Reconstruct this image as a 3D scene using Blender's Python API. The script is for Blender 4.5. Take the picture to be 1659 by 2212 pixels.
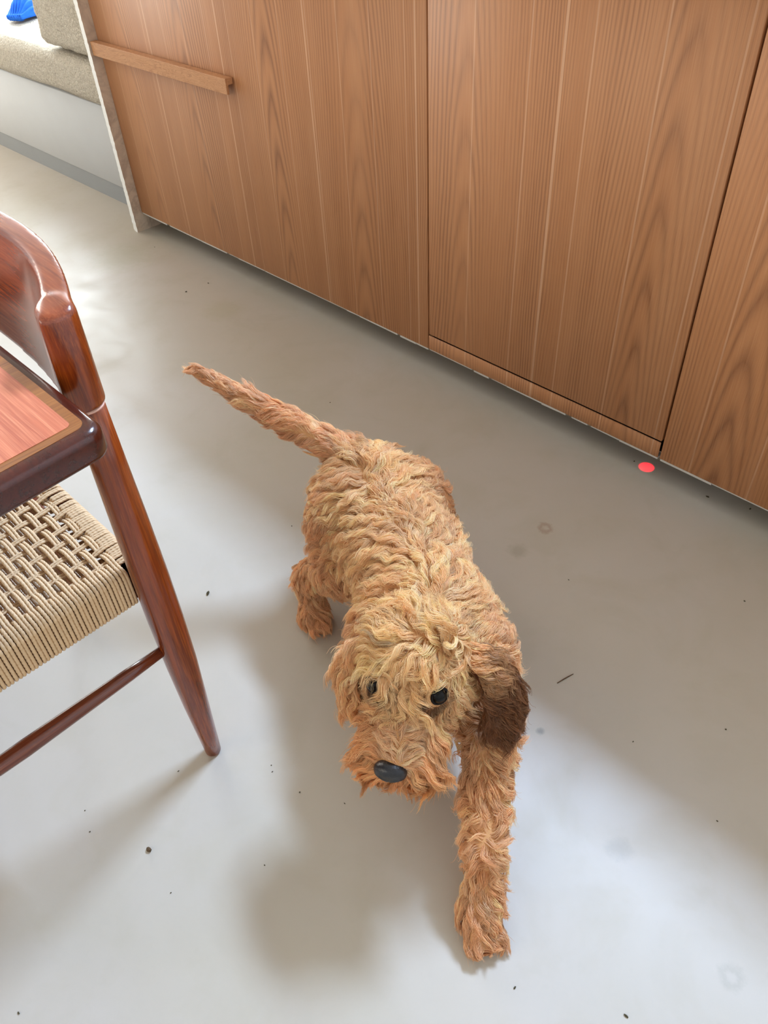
import bpy, bmesh, math, random
import numpy as np
from mathutils import Vector, Matrix, kdtree
import openvdb as vdb

for o in list(bpy.data.objects):
    bpy.data.objects.remove(o)
S = bpy.context.scene
C = S.collection
random.seed(4)
RNG = np.random.default_rng(7)

# ------------------------------------------------------------------ camera
cam = bpy.data.cameras.new('camera')
camo = bpy.data.objects.new('camera', cam)
C.objects.link(camo)
cam.sensor_fit = 'HORIZONTAL'
cam.sensor_width = 36.0
cam.lens = 36.0 * 1705.3 / 1659.0
cam.clip_start = 0.02
YAW, PITCH, ROLL = math.radians(47.4556), math.radians(43.0418), math.radians(-3.41526)
cyw, syw = math.cos(YAW), math.sin(YAW)
fwd = Vector((-syw * math.cos(PITCH), cyw * math.cos(PITCH), -math.sin(PITCH)))
rgt = Vector((cyw, syw, 0.0))
upv = rgt.cross(fwd)
r2 = rgt * math.cos(ROLL) + upv * math.sin(ROLL)
u2 = -rgt * math.sin(ROLL) + upv * math.cos(ROLL)
Mc = Matrix((r2, u2, -fwd)).transposed().to_4x4()
Mc.translation = Vector((0, 0, 1.15))
camo.matrix_world = Mc
S.camera = camo

# ------------------------------------------------------------------ world, lights, exposure
w = bpy.data.worlds.new('world')
S.world = w
w.use_nodes = True
w.node_tree.nodes['Background'].inputs[0].default_value = (0.75, 0.87, 1.0, 1)
w.node_tree.nodes['Background'].inputs[1].default_value = 1.0
S.view_settings.view_transform = 'Standard'
S.view_settings.look = 'None'
S.view_settings.exposure = 0.24
S.view_settings.gamma = 1.0
S.view_settings.use_curve_mapping = False
S.cycles.max_bounces = 10
S.cycles.diffuse_bounces = 8
S.cycles.glossy_bounces = 3
S.cycles.transmission_bounces = 6
S.cycles.sample_clamp_indirect = 6.0
S.cycles.caustics_reflective = False
S.cycles.caustics_refractive = False


def area(name, loc, look, sx, sy, power, col):
    l = bpy.data.lights.new(name, 'AREA')
    l.shape = 'RECTANGLE'
    l.size, l.size_y, l.energy, l.color = sx, sy, power, col
    o = bpy.data.objects.new(name, l)
    C.objects.link(o)
    o.location = loc
    o.rotation_euler = (Vector(look) - Vector(loc)).to_track_quat('-Z', 'Y').to_euler()
    return o


# daylight through the rooflight and the window over the bench, then two added fill lamps
area('rooflight_daylight', (-0.80, 3.06, 3.56), (-0.95, -0.6, 0.0), 1.2, 0.45, 292, (0.52, 0.70, 1.0))
area('bench_window_daylight', (-4.05, 2.24, 1.20), (-2.2, 0.2, 0.2), 1.8, 0.85, 120, (0.82, 0.93, 1.0))
area('added_left_fill', (-5.12, 0.70, 1.40), (-1.0, 0.80, 0.35), 1.4, 1.7, 44, (1.0, 0.90, 0.77))  # added fill lamp, lifts the floor and fronts along the cabinets
area('added_rear_fill', (-1.6, -2.9, 1.6), (-1.2, 1.0, 0.7), 2.6, 1.5, 44, (1.0, 0.84, 0.64))  # added warm fill lamp behind the camera, brightens the cabinet fronts


# ------------------------------------------------------------------ node helpers
class NB:
    def __init__(s, name):
        s.m = bpy.data.materials.new(name)
        s.m.use_nodes = True
        s.t = s.m.node_tree
        s.n = s.t.nodes
        s.b = s.n['Principled BSDF']

    def new(s, t, **kw):
        n = s.n.new(t)
        for k, v in kw.items():
            setattr(n, k, v)
        return n

    def put(s, sock, v):
        if isinstance(v, bpy.types.NodeSocket):
            s.t.links.new(v, sock)
        elif v is not None:
            sock.default_value = v

    def math(s, op, a, b=None, c=None, clamp=False):
        n = s.new('ShaderNodeMath', operation=op, use_clamp=clamp)
        s.put(n.inputs[0], a)
        s.put(n.inputs[1], b)
        s.put(n.inputs[2], c)
        return n.outputs[0]

    def pos(s):
        g = s.new('ShaderNodeNewGeometry')
        x = s.new('ShaderNodeSeparateXYZ')
        s.t.links.new(g.outputs['Position'], x.inputs[0])
        return g.outputs['Position'], x.outputs

    def obj(s):
        g = s.new('ShaderNodeTexCoord')
        x = s.new('ShaderNodeSeparateXYZ')
        s.t.links.new(g.outputs['Object'], x.inputs[0])
        return g.outputs['Object'], x.outputs

    def comb(s, x, y, z):
        n = s.new('ShaderNodeCombineXYZ')
        for i, v in enumerate((x, y, z)):
            s.put(n.inputs[i], v)
        return n.outputs[0]

    def scale(s, v, sc):
        n = s.new('ShaderNodeVectorMath', operation='MULTIPLY')
        s.put(n.inputs[0], v)
        s.put(n.inputs[1], sc)
        return n.outputs[0]

    def noise(s, v, scale, detail=3, rough=0.55, dist=0.0):
        n = s.new('ShaderNodeTexNoise')
        s.put(n.inputs['Vector'], v)
        n.inputs['Scale'].default_value = scale
        n.inputs['Detail'].default_value = detail
        n.inputs['Roughness'].default_value = rough
        n.inputs['Distortion'].default_value = dist
        return n.outputs['Fac']

    def ramp(s, f, stops, interp='LINEAR'):
        n = s.new('ShaderNodeValToRGB')
        n.color_ramp.interpolation = interp
        e = n.color_ramp.elements
        while len(e) < len(stops):
            e.new(0.5)
        for i, (p, c) in enumerate(stops):
            e[i].position = p
            e[i].color = c if len(c) == 4 else (*c, 1)
        s.put(n.inputs[0], f)
        return n.outputs[0]

    def mix(s, f, a, b, mode='MIX'):
        n = s.new('ShaderNodeMix', data_type='RGBA', blend_type=mode)
        s.put(n.inputs[0], f)
        s.put(n.inputs[6], a if not isinstance(a, tuple) else (*a[:3], 1))
        s.put(n.inputs[7], b if not isinstance(b, tuple) else (*b[:3], 1))
        return n.outputs[2]

    def map(s, v, a, b, c, d):
        n = s.new('ShaderNodeMapRange')
        s.put(n.inputs[0], v)
        for i, x in enumerate((a, b, c, d)):
            n.inputs[i + 1].default_value = x
        return n.outputs[0]

    def bump(s, h, strength=0.2, dist=0.002):
        n = s.new('ShaderNodeBump')
        s.put(n.inputs['Height'], h)
        n.inputs['Strength'].default_value = strength
        n.inputs['Distance'].default_value = dist
        s.t.links.new(n.outputs[0], s.b.inputs['Normal'])

    def out(s, col=None, rough=0.5, spec=0.5, coat=0.0, coat_rough=0.1):
        s.put(s.b.inputs['Base Color'], col if not isinstance(col, tuple) else (*col[:3], 1))
        s.put(s.b.inputs['Roughness'], rough)
        s.b.inputs['Specular IOR Level'].default_value = spec
        s.b.inputs['Coat Weight'].default_value = coat
        s.b.inputs['Coat Roughness'].default_value = coat_rough
        return s.m


def lin(r, g, b):
    f = lambda c: (c / 255 / 12.92) if c / 255 <= 0.04045 else ((c / 255 + 0.055) / 1.055) ** 2.4
    return (f(r), f(g), f(b))


def veneer(name, pitch, off, straight=0.0):
    """Vertical crown-cut oak veneer; rings cut by the sheet give the arches."""
    m = NB(name)
    P, x = m.pos()
    u = m.math('DIVIDE', m.math('ADD', x[0], off), pitch)
    k = m.math('FLOOR', u)
    wn = m.new('ShaderNodeTexWhiteNoise', noise_dimensions='1D')
    m.put(wn.inputs['W'], m.math('ADD', k, 11.3))
    rnd = wn.outputs['Value']
    fx = m.math('MULTIPLY', m.math('SUBTRACT', m.math('FRACT', u), 0.5), pitch)
    slow = m.noise(m.scale(P, (7.0, 1.0, 1.3)), 1.0, 2)
    fx = m.math('ADD', fx, m.math('MULTIPLY', m.math('SUBTRACT', slow, 0.5), 0.045))
    fx = m.math('ADD', fx, m.math('MULTIPLY', m.math('SUBTRACT', rnd, 0.5), 0.05))
    wob = m.noise(m.scale(P, (60.0, 1.0, 7.0)), 1.0, 2)
    d = m.math('ADD', m.math('MULTIPLY', x[2], 0.048), m.math('ADD', 0.030, m.math('MULTIPLY', rnd, 0.03)))
    R = m.math('SQRT', m.math('ADD', m.math('MULTIPLY', fx, fx), m.math('MULTIPLY', d, d)))
    R = m.math('ADD', R, m.math('MULTIPLY', wob, 0.0022))
    ph = m.math('FRACT', m.math('DIVIDE', R, 0.0066))
    # soft early wood, sharp late wood
    ring = m.math('POWER', m.math('SUBTRACT', 1.0, m.math('ABSOLUTE', m.math('SUBTRACT', m.math('MULTIPLY', ph, 2.0), 1.0))), 1.8)
    ringw = m.math('MULTIPLY', ring, m.map(m.noise(m.scale(P, (16, 1, 0.8)), 1.0, 2), 0.35, 0.65, 0.35, 1.0))
    fib = m.noise(m.scale(P, (520.0, 60.0, 9.0)), 1.0, 3, 0.6)
    broad = m.noise(m.scale(P, (22.0, 1.0, 0.5)), 1.0, 2)
    base = m.mix(broad, lin(186, 132, 90), lin(164, 106, 62))
    c = m.mix(m.math('MULTIPLY', ringw, 0.85), base, lin(122, 74, 44))
    c = m.mix(m.math('MULTIPLY', m.map(fib, 0.35, 0.75, 0.0, 1.0), 0.28), c, lin(212, 164, 120))
    # pale lines where two leaves of veneer meet
    u2_ = m.math('ABSOLUTE', m.math('SUBTRACT', m.math('FRACT', m.math('ADD', m.math('MULTIPLY', u, 1.0), 0.5)), 0.5))
    edge = m.math('LESS_THAN', u2_, 0.0065)
    u3 = m.math('ABSOLUTE', m.math('SUBTRACT', m.math('FRACT', m.math('ADD', m.math('MULTIPLY', u, 3.37), 0.31)), 0.5))
    edge2 = m.math('MULTIPLY', m.math('LESS_THAN', u3, 0.013), 0.7)
    c = m.mix(m.math('MULTIPLY', m.math('MAXIMUM', edge, edge2), 0.55), c, lin(214, 172, 138))
    # small pin knots
    vo = m.new('ShaderNodeTexVoronoi', feature='F1')
    m.put(vo.inputs['Vector'], m.scale(P, (3.1, 0.0, 2.1)))
    vo.inputs['Scale'].default_value = 1.0
    kn = m.math('LESS_THAN', vo.outputs['Distance'], 0.011)
    c = m.mix(m.math('MULTIPLY', kn, 0.75), c, lin(70, 35, 18))
    m.bump(m.math('SUBTRACT', fib, m.math('MULTIPLY', ring, 0.5)), 0.12, 0.0008)
    return m.out(c, 0.48, 0.45)


def teak(name, axis, base, dark, light, rough=0.22, coat=0.35, bands=1.0):
    m = NB(name)
    P, x = m.pos()
    sc = [95.0, 95.0, 95.0]
    sc[axis] = 4.0
    n1 = m.noise(m.scale(P, tuple(sc)), 1.0, 4, 0.6, 0.4)
    sc2 = [520.0, 520.0, 520.0]
    sc2[axis] = 14.0
    n2 = m.noise(m.scale(P, tuple(sc2)), 1.0, 2, 0.6)
    c = m.mix(m.map(n1, 0.32, 0.68, 0, 1), base, dark)
    c = m.mix(m.math('MULTIPLY', m.map(n2, 0.45, 0.75, 0, 1), 0.45 * bands), c, light)
    m.bump(n2, 0.06, 0.0005)
    return m.out(c, rough, 0.5, coat, 0.12)


def plain(name, col, rough=0.5, spec=0.4, nscale=0, namt=0.06, bump=0.0):
    m = NB(name)
    P, x = m.pos()
    if nscale:
        n = m.noise(P, nscale, 4)
        c = m.mix(n, tuple(v * (1 - namt) for v in col), tuple(min(1, v * (1 + namt)) for v in col))
        if bump:
            m.bump(n, bump, 0.003)
        return m.out(c, rough, spec)
    return m.out(col, rough, spec)


# ------------------------------------------------------------------ object helpers
def mesh_obj(name, verts, faces, mat=None, parent=None, smooth=True, loc=(0, 0, 0)):
    me = bpy.data.meshes.new(name)
    me.from_pydata([tuple(v) for v in verts], [], [tuple(f) for f in faces])
    me.update()
    if smooth:
        me.polygons.foreach_set('use_smooth', [True] * len(me.polygons))
    return link(name, me, mat, parent, loc)


def link(name, me, mat=None, parent=None, loc=(0, 0, 0)):
    o = bpy.data.objects.new(name, me)
    C.objects.link(o)
    if mat is not None and not me.materials:
        me.materials.append(mat)
    o.parent = parent
    o.location = loc
    return o


def empty(name, loc=(0, 0, 0)):
    o = bpy.data.objects.new(name, None)
    C.objects.link(o)
    o.location = loc
    o.empty_display_size = 0.05
    return o


def tag(o, label=None, cat=None, group=None, kind=None):
    for k, v in (('label', label), ('category', cat), ('group', group), ('kind', kind)):
        if v:
            o[k] = v
    return o


def box(name, lo, hi, mat, parent=None, bevel=0.0, seg=2, origin=None):
    bm = bmesh.new()
    bmesh.ops.create_cube(bm, size=1.0)
    lo, hi = Vector(lo), Vector(hi)
    for v in bm.verts:
        v.co = Vector(((lo[i] + hi[i]) / 2 + v.co[i] * (hi[i] - lo[i]) for i in range(3)))
    if bevel:
        bmesh.ops.bevel(bm, geom=list(bm.edges), offset=bevel, segments=seg, profile=0.5, affect='EDGES')
    if origin is not None:
        for v in bm.verts:
            v.co -= Vector(origin)
    me = bpy.data.meshes.new(name)
    bm.to_mesh(me)
    bm.free()
    if bevel:
        me.polygons.foreach_set('use_smooth', [True] * len(me.polygons))
        me.set_sharp_from_angle(angle=math.radians(50))
    return link(name, me, mat, parent)


def loft(rings, cap=True):
    """rings: list of equal-length point lists -> verts, faces."""
    n = len(rings[0])
    V = [p for r in rings for p in r]
    F = []
    for i in range(len(rings) - 1):
        for j in range(n):
            a, b = i * n + j, i * n + (j + 1) % n
            F.append((a, b, b + n, a + n))
    if cap:
        F.append(tuple(range(n))[::-1])
        F.append(tuple((len(rings) - 1) * n + j for j in range(n)))
    return V, F


def post(name, path, mat, parent, n=28):
    """round turned bar along a nearly straight path of (x, y, z, r)."""
    rings = []
    P = [Vector(p[:3]) for p in path]
    for i, p in enumerate(path):
        d = (P[min(i + 1, len(P) - 1)] - P[max(i - 1, 0)]).normalized()
        a = d.orthogonal().normalized() if abs(d.z) < 0.9 else Vector((1, 0, 0))
        a = (a - d * a.dot(d)).normalized()
        b = d.cross(a)
        rings.append([P[i] + (a * math.cos(t) + b * math.sin(t)) * p[3] for t in (2 * math.pi * k / n for k in range(n))])
    V, F = loft(rings)
    return mesh_obj(name, V, F, mat, parent)


# ------------------------------------------------------------------ room shell
YC = 1.300          # front plane of the cabinets
YB_ = 1.372         # front plane of the bench
fm = NB('resin_floor')
P, x = fm.pos()
big = fm.noise(P, 1.6, 4, 0.6, 0.6)
mid = fm.noise(P, 6.5, 4, 0.62, 0.5)
fine = fm.noise(P, 45.0, 4, 0.7)
c = fm.mix(fm.map(big, 0.3, 0.7, 0, 1), lin(183, 176, 167), lin(176, 168, 153))
c = fm.mix(fm.math('MULTIPLY', fm.map(mid, 0.50, 0.78, 0, 1), 0.45), c, lin(166, 157, 137))
c = fm.mix(fm.math('MULTIPLY', fm.map(fine, 0.55, 0.8, 0, 1), 0.16), c, lin(168, 160, 145))


def spot_mark(px, py, r0, r1, col, amt, ring=False):
    """a dried spill: soft disc or ring at a place on the floor"""
    global c
    dx = fm.math('SUBTRACT', x[0], px)
    dy = fm.math('SUBTRACT', x[1], py)
    dd = fm.math('SQRT', fm.math('ADD', fm.math('MULTIPLY', dx, dx), fm.math('MULTIPLY', dy, dy)))
    dd = fm.math('ADD', dd, fm.math('MULTIPLY', fm.math('SUBTRACT', fine, 0.5), r1 * 1.3))
    f = fm.map(dd, r0, r1, 1.0, 0.0)
    if ring:
        f = fm.math('MULTIPLY', f, fm.map(dd, r0 * 0.35, r0 * 0.8, 0.15, 1.0))
    c = fm.mix(fm.math('MULTIPLY', f, amt), c, col)


spot_mark(-0.627, 1.024, 0.011, 0.018, lin(150, 125, 105), 0.55, True)
spot_mark(-0.627, 0.935, 0.010, 0.024, lin(140, 132, 112), 0.4)
spot_mark(-0.348, 0.636, 0.003, 0.009, lin(110, 115, 110), 0.6)
spot_mark(0.044, 0.517, 0.012, 0.02, lin(150, 145, 132), 0.35, True)
spot_mark(-1.891, 1.129, 0.03, 0.08, lin(165, 158, 132), 0.35)
spot_mark(-2.45, 1.12, 0.05, 0.14, lin(160, 156, 130), 0.4)
spot_mark(-0.15, 0.56, 0.008, 0.022, lin(150, 146, 138), 0.4)
fm.bump(mid, 0.05, 0.002)
M_floor = fm.out(c, fm.map(mid, 0.3, 0.7, 0.38, 0.5), 0.4)

M_wall = plain('painted_wall', lin(232, 230, 224), 0.85, 0.2, 30, 0.02)
M_plaster = plain('bench_plaster', lin(206, 208, 209), 0.7, 0.25, 9, 0.04, 0.05)
M_skirt = plain('grey_skirting', lin(150, 153, 154), 0.6, 0.3, 12, 0.04)
M_frame = plain('window_frame_paint', lin(240, 240, 238), 0.4, 0.4)
M_dark = plain('dark_carcass', lin(12, 8, 6), 0.8, 0.1)


def struct(o):
    o['kind'] = 'structure'
    return o


RX0, RX1, RY0, RY1, RZ = -5.2, 2.2, -3.0, 4.2, 3.6
struct(box('floor', (RX0, RY0, -0.1), (RX1, RY1, 0), M_floor))


def wall_with_hole(name, axis, at, th, a0, a1, h0, h1, z0, z1, mat):
    """a wall with one window opening; axis 0 runs along x, 1 along y"""
    bm = bmesh.new()

    def add(u0, u1, v0, v1):
        r = bmesh.ops.create_cube(bm, size=1.0)
        for v in r['verts']:
            uu, vv, tt = (u0 + u1) / 2 + v.co.x * (u1 - u0), (v0 + v1) / 2 + v.co.z * (v1 - v0), at + th / 2 + v.co.y * abs(th)
            v.co = (uu, tt, vv) if axis == 0 else (tt, uu, vv)
    add(a0, h0, 0, RZ)
    add(h1, a1, 0, RZ)
    add(h0, h1, 0, z0)
    add(h0, h1, z1, RZ)
    me = bpy.data.meshes.new(name)
    bm.to_mesh(me)
    bm.free()
    return struct(link(name, me, mat))


def window(name, axis, at, h0, h1, z0, z1):
    w_ = struct(empty(name, (0, 0, 0)))
    t = 0.05

    def b(nm, u0, u1, v0, v1, d0, d1, m):
        lo, hi = ((u0, d0, v0), (u1, d1, v1)) if axis == 0 else ((d0, u0, v0), (d1, u1, v1))
        return box(nm, lo, hi, m, w_)
    b('window_frame', h0, h0 + t, z0, z1, at - 0.03, at + 0.03, M_frame)
    b('window_frame', h1 - t, h1, z0, z1, at - 0.03, at + 0.03, M_frame)
    b('window_frame', h0 + t, h1 - t, z0, z0 + t, at - 0.03, at + 0.03, M_frame)
    b('window_frame', h0 + t, h1 - t, z1 - t, z1, at - 0.03, at + 0.03, M_frame)
    b('window_pane', h0 + t, h1 - t, z0 + t, z1 - t, at - 0.004, at + 0.004, M_glass)


gm = NB('window_glass')
gm.b.inputs['Transmission Weight'].default_value = 1.0
M_glass = gm.out((0.95, 0.98, 1.0), 0.02, 0.5)

wall_with_hole('wall_left', 1, RX0, -0.15, RY0, RY1, -0.05, 1.30, 0.5, 2.3, M_wall)
window('added_window_left', 1, RX0 - 0.09, -0.05, 1.30, 0.5, 2.3)  # unseen opening, added to go with the left fill lamp
wall_with_hole('wall_bench', 0, 2.30, 0.15, RX0, -2.62, -5.0, -3.1, 0.74, 1.66, M_wall)
window('window_1', 0, 2.39, -5.0, -3.1, 0.74, 1.66)
wall_with_hole('wall_front', 0, RY0, -0.15, RX0, RX1, -3.0, -0.2, 0.8, 2.4, M_wall)
window('added_window_rear', 0, RY0 - 0.09, -3.0, -0.2, 0.8, 2.4)  # unseen opening, added to go with the rear fill lamp
struct(box('wall_back', (RX0 - 0.15, RY1, 0), (RX1 + 0.15, RY1 + 0.15, RZ), M_wall))
struct(box('wall_right', (RX1, RY0, 0), (RX1 + 0.15, RY1, RZ), M_wall))
# ceiling with a rooflight opening
bm = bmesh.new()
for x0, x1, y0, y1 in ((RX0, -2.05, RY0, RY1), (0.55, RX1, RY0, RY1), (-2.05, 0.55, RY0, 2.7), (-2.05, 0.55, 3.5, RY1)):
    r = bmesh.ops.create_cube(bm, size=1.0)
    for v in r['verts']:
        v.co = ((x0 + x1) / 2 + v.co.x * (x1 - x0), (y0 + y1) / 2 + v.co.y * (y1 - y0), RZ + 0.06 + v.co.z * 0.12)
me = bpy.data.meshes.new('ceiling')
bm.to_mesh(me)
bm.free()
struct(link('ceiling', me, M_wall))
wr = struct(empty('window_3'))
for lo, hi in (((-2.05, 2.7, RZ + .05), (-1.99, 3.5, RZ + .12)), ((0.49, 2.7, RZ + .05), (0.55, 3.5, RZ + .12)), ((-1.99, 2.7, RZ + .05), (0.49, 2.76, RZ + .12)), ((-1.99, 3.44, RZ + .05), (0.49, 3.5, RZ + .12))):
    box('window_frame', lo, hi, M_frame, wr)
box('window_pane', (-1.99, 2.76, RZ + .08), (0.49, 3.44, RZ + .09), M_glass, wr)

# ------------------------------------------------------------------ kitchen island
M_v1 = veneer('oak_veneer_wide', 0.345, 2.45 + 0.1725)
M_v2 = veneer('oak_veneer_door', 0.44, 1.105 + 0.22 + 0.44)
M_v3 = veneer('oak_veneer_right', 0.42, 0.40 + 0.21 + 1.26)


def handle_wood():
    m = NB('handle_oak')
    P, x = m.pos()
    n = m.noise(m.scale(P, (9.0, 30.0, 55.0)), 1.0, 2, 0.5, 1.6)
    ph = m.math('POWER', m.math('FRACT', m.math('MULTIPLY', n, 9.0)), 2.5)
    f = m.noise(m.scale(P, (14.0, 300.0, 300.0)), 1.0, 2)
    c = m.mix(f, lin(200, 150, 108), lin(184, 132, 90))
    c = m.mix(m.math('MULTIPLY', ph, 0.55), c, lin(142, 92, 58))
    return m.out(c, 0.5, 0.35)


def marble():
    m = NB('veined_marble')
    P, x = m.pos()
    n = m.noise(P, 3.2, 5, 0.62, 1.6)
    v = m.math('ABSOLUTE', m.math('SUBTRACT', n, 0.5))
    n2 = m.noise(P, 9.0, 5, 0.6, 1.2)
    v2 = m.math('ABSOLUTE', m.math('SUBTRACT', n2, 0.48))
    c = m.mix(m.map(v, 0.0, 0.05, 0.45, 0), lin(208, 190, 170), lin(150, 130, 116))
    c = m.mix(m.map(v2, 0.0, 0.05, 0.3, 0), c, lin(166, 146, 130))
    m.bump(m.noise(P, 60.0, 3), 0.25, 0.003)
    return m.out(c, 0.4, 0.4)


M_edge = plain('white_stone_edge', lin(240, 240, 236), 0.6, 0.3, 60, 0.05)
M_handle = handle_wood()
M_marble = marble()
M_seal = plain('white_sealant', lin(198, 194, 186), 0.6, 0.3, 40, 0.1)
TOP = 0.922
GAP = 0.0022
EZ = 0.0625         # underside of the fronts: the units stand back on a recessed kick board
XA, XB = -1.2093, -0.5450


def edge_strip(x0, x1, parent):
    """chipped pale glue edge under a front, broken here and there"""
    bm = bmesh.new()
    xx = x0
    while xx < x1 - .01:
        xe = min(xx + RNG.uniform(0.04, 0.22), x1)
        hgt = RNG.uniform(0.0022, 0.0050)
        lo, hi = (xx, YC + .0008, EZ - hgt), (xe, YC + .020, EZ)
        r = bmesh.ops.create_cube(bm, size=1.0)
        for v in r['verts']:
            v.co = Vector(((lo[i] + hi[i]) / 2 + v.co[i] * (hi[i] - lo[i]) for i in range(3))) - parent.location
            if v.co.z < EZ - .001:
                v.co.z += RNG.uniform(-.0008, .0008)
        xx = xe + (RNG.uniform(0.004, 0.02) if RNG.random() < .5 else .001)
    me = bpy.data.meshes.new('edge_strip')
    bm.to_mesh(me)
    bm.free()
    o = link('edge_strip', me, M_seal, parent)
    o['label'] = 'chipped pale glue line'


def cabinet(name, x0, x1, label, cat, mat, panels):
    c_ = tag(empty(name, ((x0 + x1) / 2, YC, 0)), label, cat)
    L = c_.location
    box('carcass', (x0 + .002, YC + .0225, EZ + .001), (x1 - .002, 2.02, TOP - .002), M_dark, c_, origin=L)
    box('kick_board', (x0 + .001, 1.372, 0.0), (x1 - .001, 1.388, EZ), M_kick, c_, origin=L)
    for nm_, z0, z1, xa, xb in panels:
        th = .004 if nm_ == 'plinth' else .022
        box(nm_, (xa, YC, z0), (xb, YC + th, z1), mat, c_, .0009, 1, origin=L)
    edge_strip(x0 + .004, x1 - .002, c_)
    return c_


M_kick = plain('kick_board_paint', lin(150, 138, 120), 0.6, 0.3)
cab1 = cabinet('base_cabinet', -2.580, XA - GAP * .5, 'wide oak veneer cabinet front with long wooden pull beside marble end panel', 'cabinet', M_v1,
               [('front_panel', EZ, TOP - .003, -2.5800, XA - GAP)])
hx0, hx1 = -2.5795, -1.892
prof = [(YC - .0045, 0.5955), (YC - 0.0275, 0.5955), (YC - 0.0275, 0.5575), (YC - 0.0195, 0.5575), (YC - 0.0195, 0.5795), (YC - .0045, 0.5795)]
rings = [[(xx, a, b) for a, b in prof] for xx in (hx0, hx1)]
V, F = loft(rings)
V = [Vector(v) - Vector(cab1.location) for v in V]
ho = mesh_obj('handle', V, F, M_handle, cab1, smooth=False)
ho['label'] = 'long paler oak pull bar'
bv = ho.modifiers.new('bevel', 'BEVEL')
bv.width, bv.segments = 0.0012, 2

GZ = 0.1035
cab2 = cabinet('dishwasher', XA + .0002, XB - .0008, 'panelled appliance behind oak door outlined by thin dark gaps', 'dishwasher', M_v2,
               [('door_panel', GZ + GAP, TOP - .003, XA + GAP, XB - GAP * 1.3), ('plinth', EZ, GZ - GAP, XA + .0004, XB - GAP * 1.6)])
cab3 = cabinet('base_cabinet.001', XB, 0.66, 'oak veneer cabinet front at far right with no handle', 'cabinet', M_v3,
               [('front_panel', EZ, TOP - .003, XB + GAP, 0.66)])

tag(box('worktop', (-2.6035, 1.2655, TOP), (0.70, 2.05, TOP + 0.02), M_marble, None, 0.0015), 'marble worktop slab lying over the oak cabinets', 'worktop')

# waterfall end: a slab with a slightly chipped, hand-cut front edge
bm = bmesh.new()
N = 110
for i in range(N + 1):
    z = (TOP - .0005) * i / N
    j1, j2 = RNG.normal(0, 0.0004), RNG.normal(0, 0.0005)
    for xx, yy in ((-2.6035 + j1, 1.2665 + j2), (-2.6035, 2.04), (-2.5812, 2.04), (-2.5812 + j1 * 0.3, 1.2660 - j2)):
        bm.verts.new((xx, yy, z))
bm.verts.ensure_lookup_table()
for i in range(N):
    for j in range(4):
        a, b = i * 4 + j, i * 4 + (j + 1) % 4
        bm.faces.new((bm.verts[a], bm.verts[b], bm.verts[b + 4], bm.verts[a + 4]))
bm.faces.new([bm.verts[j] for j in (3, 2, 1, 0)])
bm.faces.new([bm.verts[N * 4 + j] for j in range(4)])
bmesh.ops.recalc_face_normals(bm, faces=bm.faces)
me = bpy.data.meshes.new('end_panel')
bm.to_mesh(me)
bm.free()
ep = link('end_panel', me, M_marble)
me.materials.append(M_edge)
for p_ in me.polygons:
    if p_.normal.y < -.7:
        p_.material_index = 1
tag(ep, 'thin veined marble end slab standing left of the oak fronts', 'panel')

# the appliance's red status beam, thrown on the floor from under the door
red = bpy.data.lights.new('status_beam', 'SPOT')
red.energy, red.color, red.spot_size, red.spot_blend, red.shadow_soft_size = 0.35, (1.0, 0.0, 0.03), math.radians(36), 0.3, 0.001
ro = bpy.data.objects.new('status_beam', red)
C.objects.link(ro)
ro.location = (-0.5795, 1.330, 0.056)
ro.rotation_euler = (0, 0, 0)

# ------------------------------------------------------------------ bench with boucle cushions
cushm = NB('boucle')
P, x = cushm.pos()
v1 = cushm.new('ShaderNodeTexVoronoi', feature='SMOOTH_F1')
cushm.put(v1.inputs['Vector'], cushm.scale(P, (1.0, 1.6, 1.4)))
v1.inputs['Scale'].default_value = 85.0
nn = cushm.noise(P, 150.0, 3, 0.7, 1.0)
nn2 = cushm.noise(P, 60.0, 2, 0.6, 1.5)
cc = cushm.mix(nn2, lin(242, 234, 218), lin(226, 214, 194))
cc = cushm.mix(cushm.math('MULTIPLY', cushm.map(nn, 0.53, 0.66, 0, 1), 0.42), cc, lin(150, 132, 110))
cushm.bump(cushm.math('ADD', cushm.math('MULTIPLY', v1.outputs[0], -0.6), cushm.math('ADD', nn2, cushm.math('MULTIPLY', nn, -1.0))), 1.0, 0.014)
M_boucle = cushm.out(cc, 0.95, 0.1)

bench = tag(empty('bench', (-3.85, 1.8, 0)), 'built-in white plaster bench left of the marble slab', 'bench')
box('base', (-5.19, YB_, 0.066), (-2.606, 2.15, 0.350), M_plaster, bench, 0.002, 1, origin=bench.location)
box('skirting', (-5.19, YB_ + 0.004, 0.0), (-2.606, 2.14, 0.066), M_skirt, bench, origin=bench.location)['label'] = 'grey recessed skirting'


def cushion(name, lo, hi, r, label, fuzz=0.004):
    bm = bmesh.new()
    bmesh.ops.create_cube(bm, size=1.0)
    lo, hi = Vector(lo), Vector(hi)
    for v in bm.verts:
        v.co = Vector(((lo[i] + hi[i]) / 2 + v.co[i] * (hi[i] - lo[i]) for i in range(3)))
    bmesh.ops.bevel(bm, geom=list(bm.edges), offset=r, segments=5, profile=0.5, affect='EDGES')
    bmesh.ops.subdivide_edges(bm, edges=[e for e in bm.edges if e.calc_length() > 0.1], cuts=14, use_grid_fill=True)
    bm.normal_update()
    for v in bm.verts:
        q = v.co
        v.co += v.normal * (0.005 * math.sin(q.x * 9 + q.z * 7) * math.cos(q.y * 8) + random.uniform(-fuzz, fuzz))
        if v.co.z < lo.z:
            v.co.z = lo.z
    me = bpy.data.meshes.new(name)
    bm.to_mesh(me)
    bm.free()
    me.polygons.foreach_set('use_smooth', [True] * len(me.polygons))
    return tag(link(name, me, M_boucle), label, 'cushion')


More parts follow.
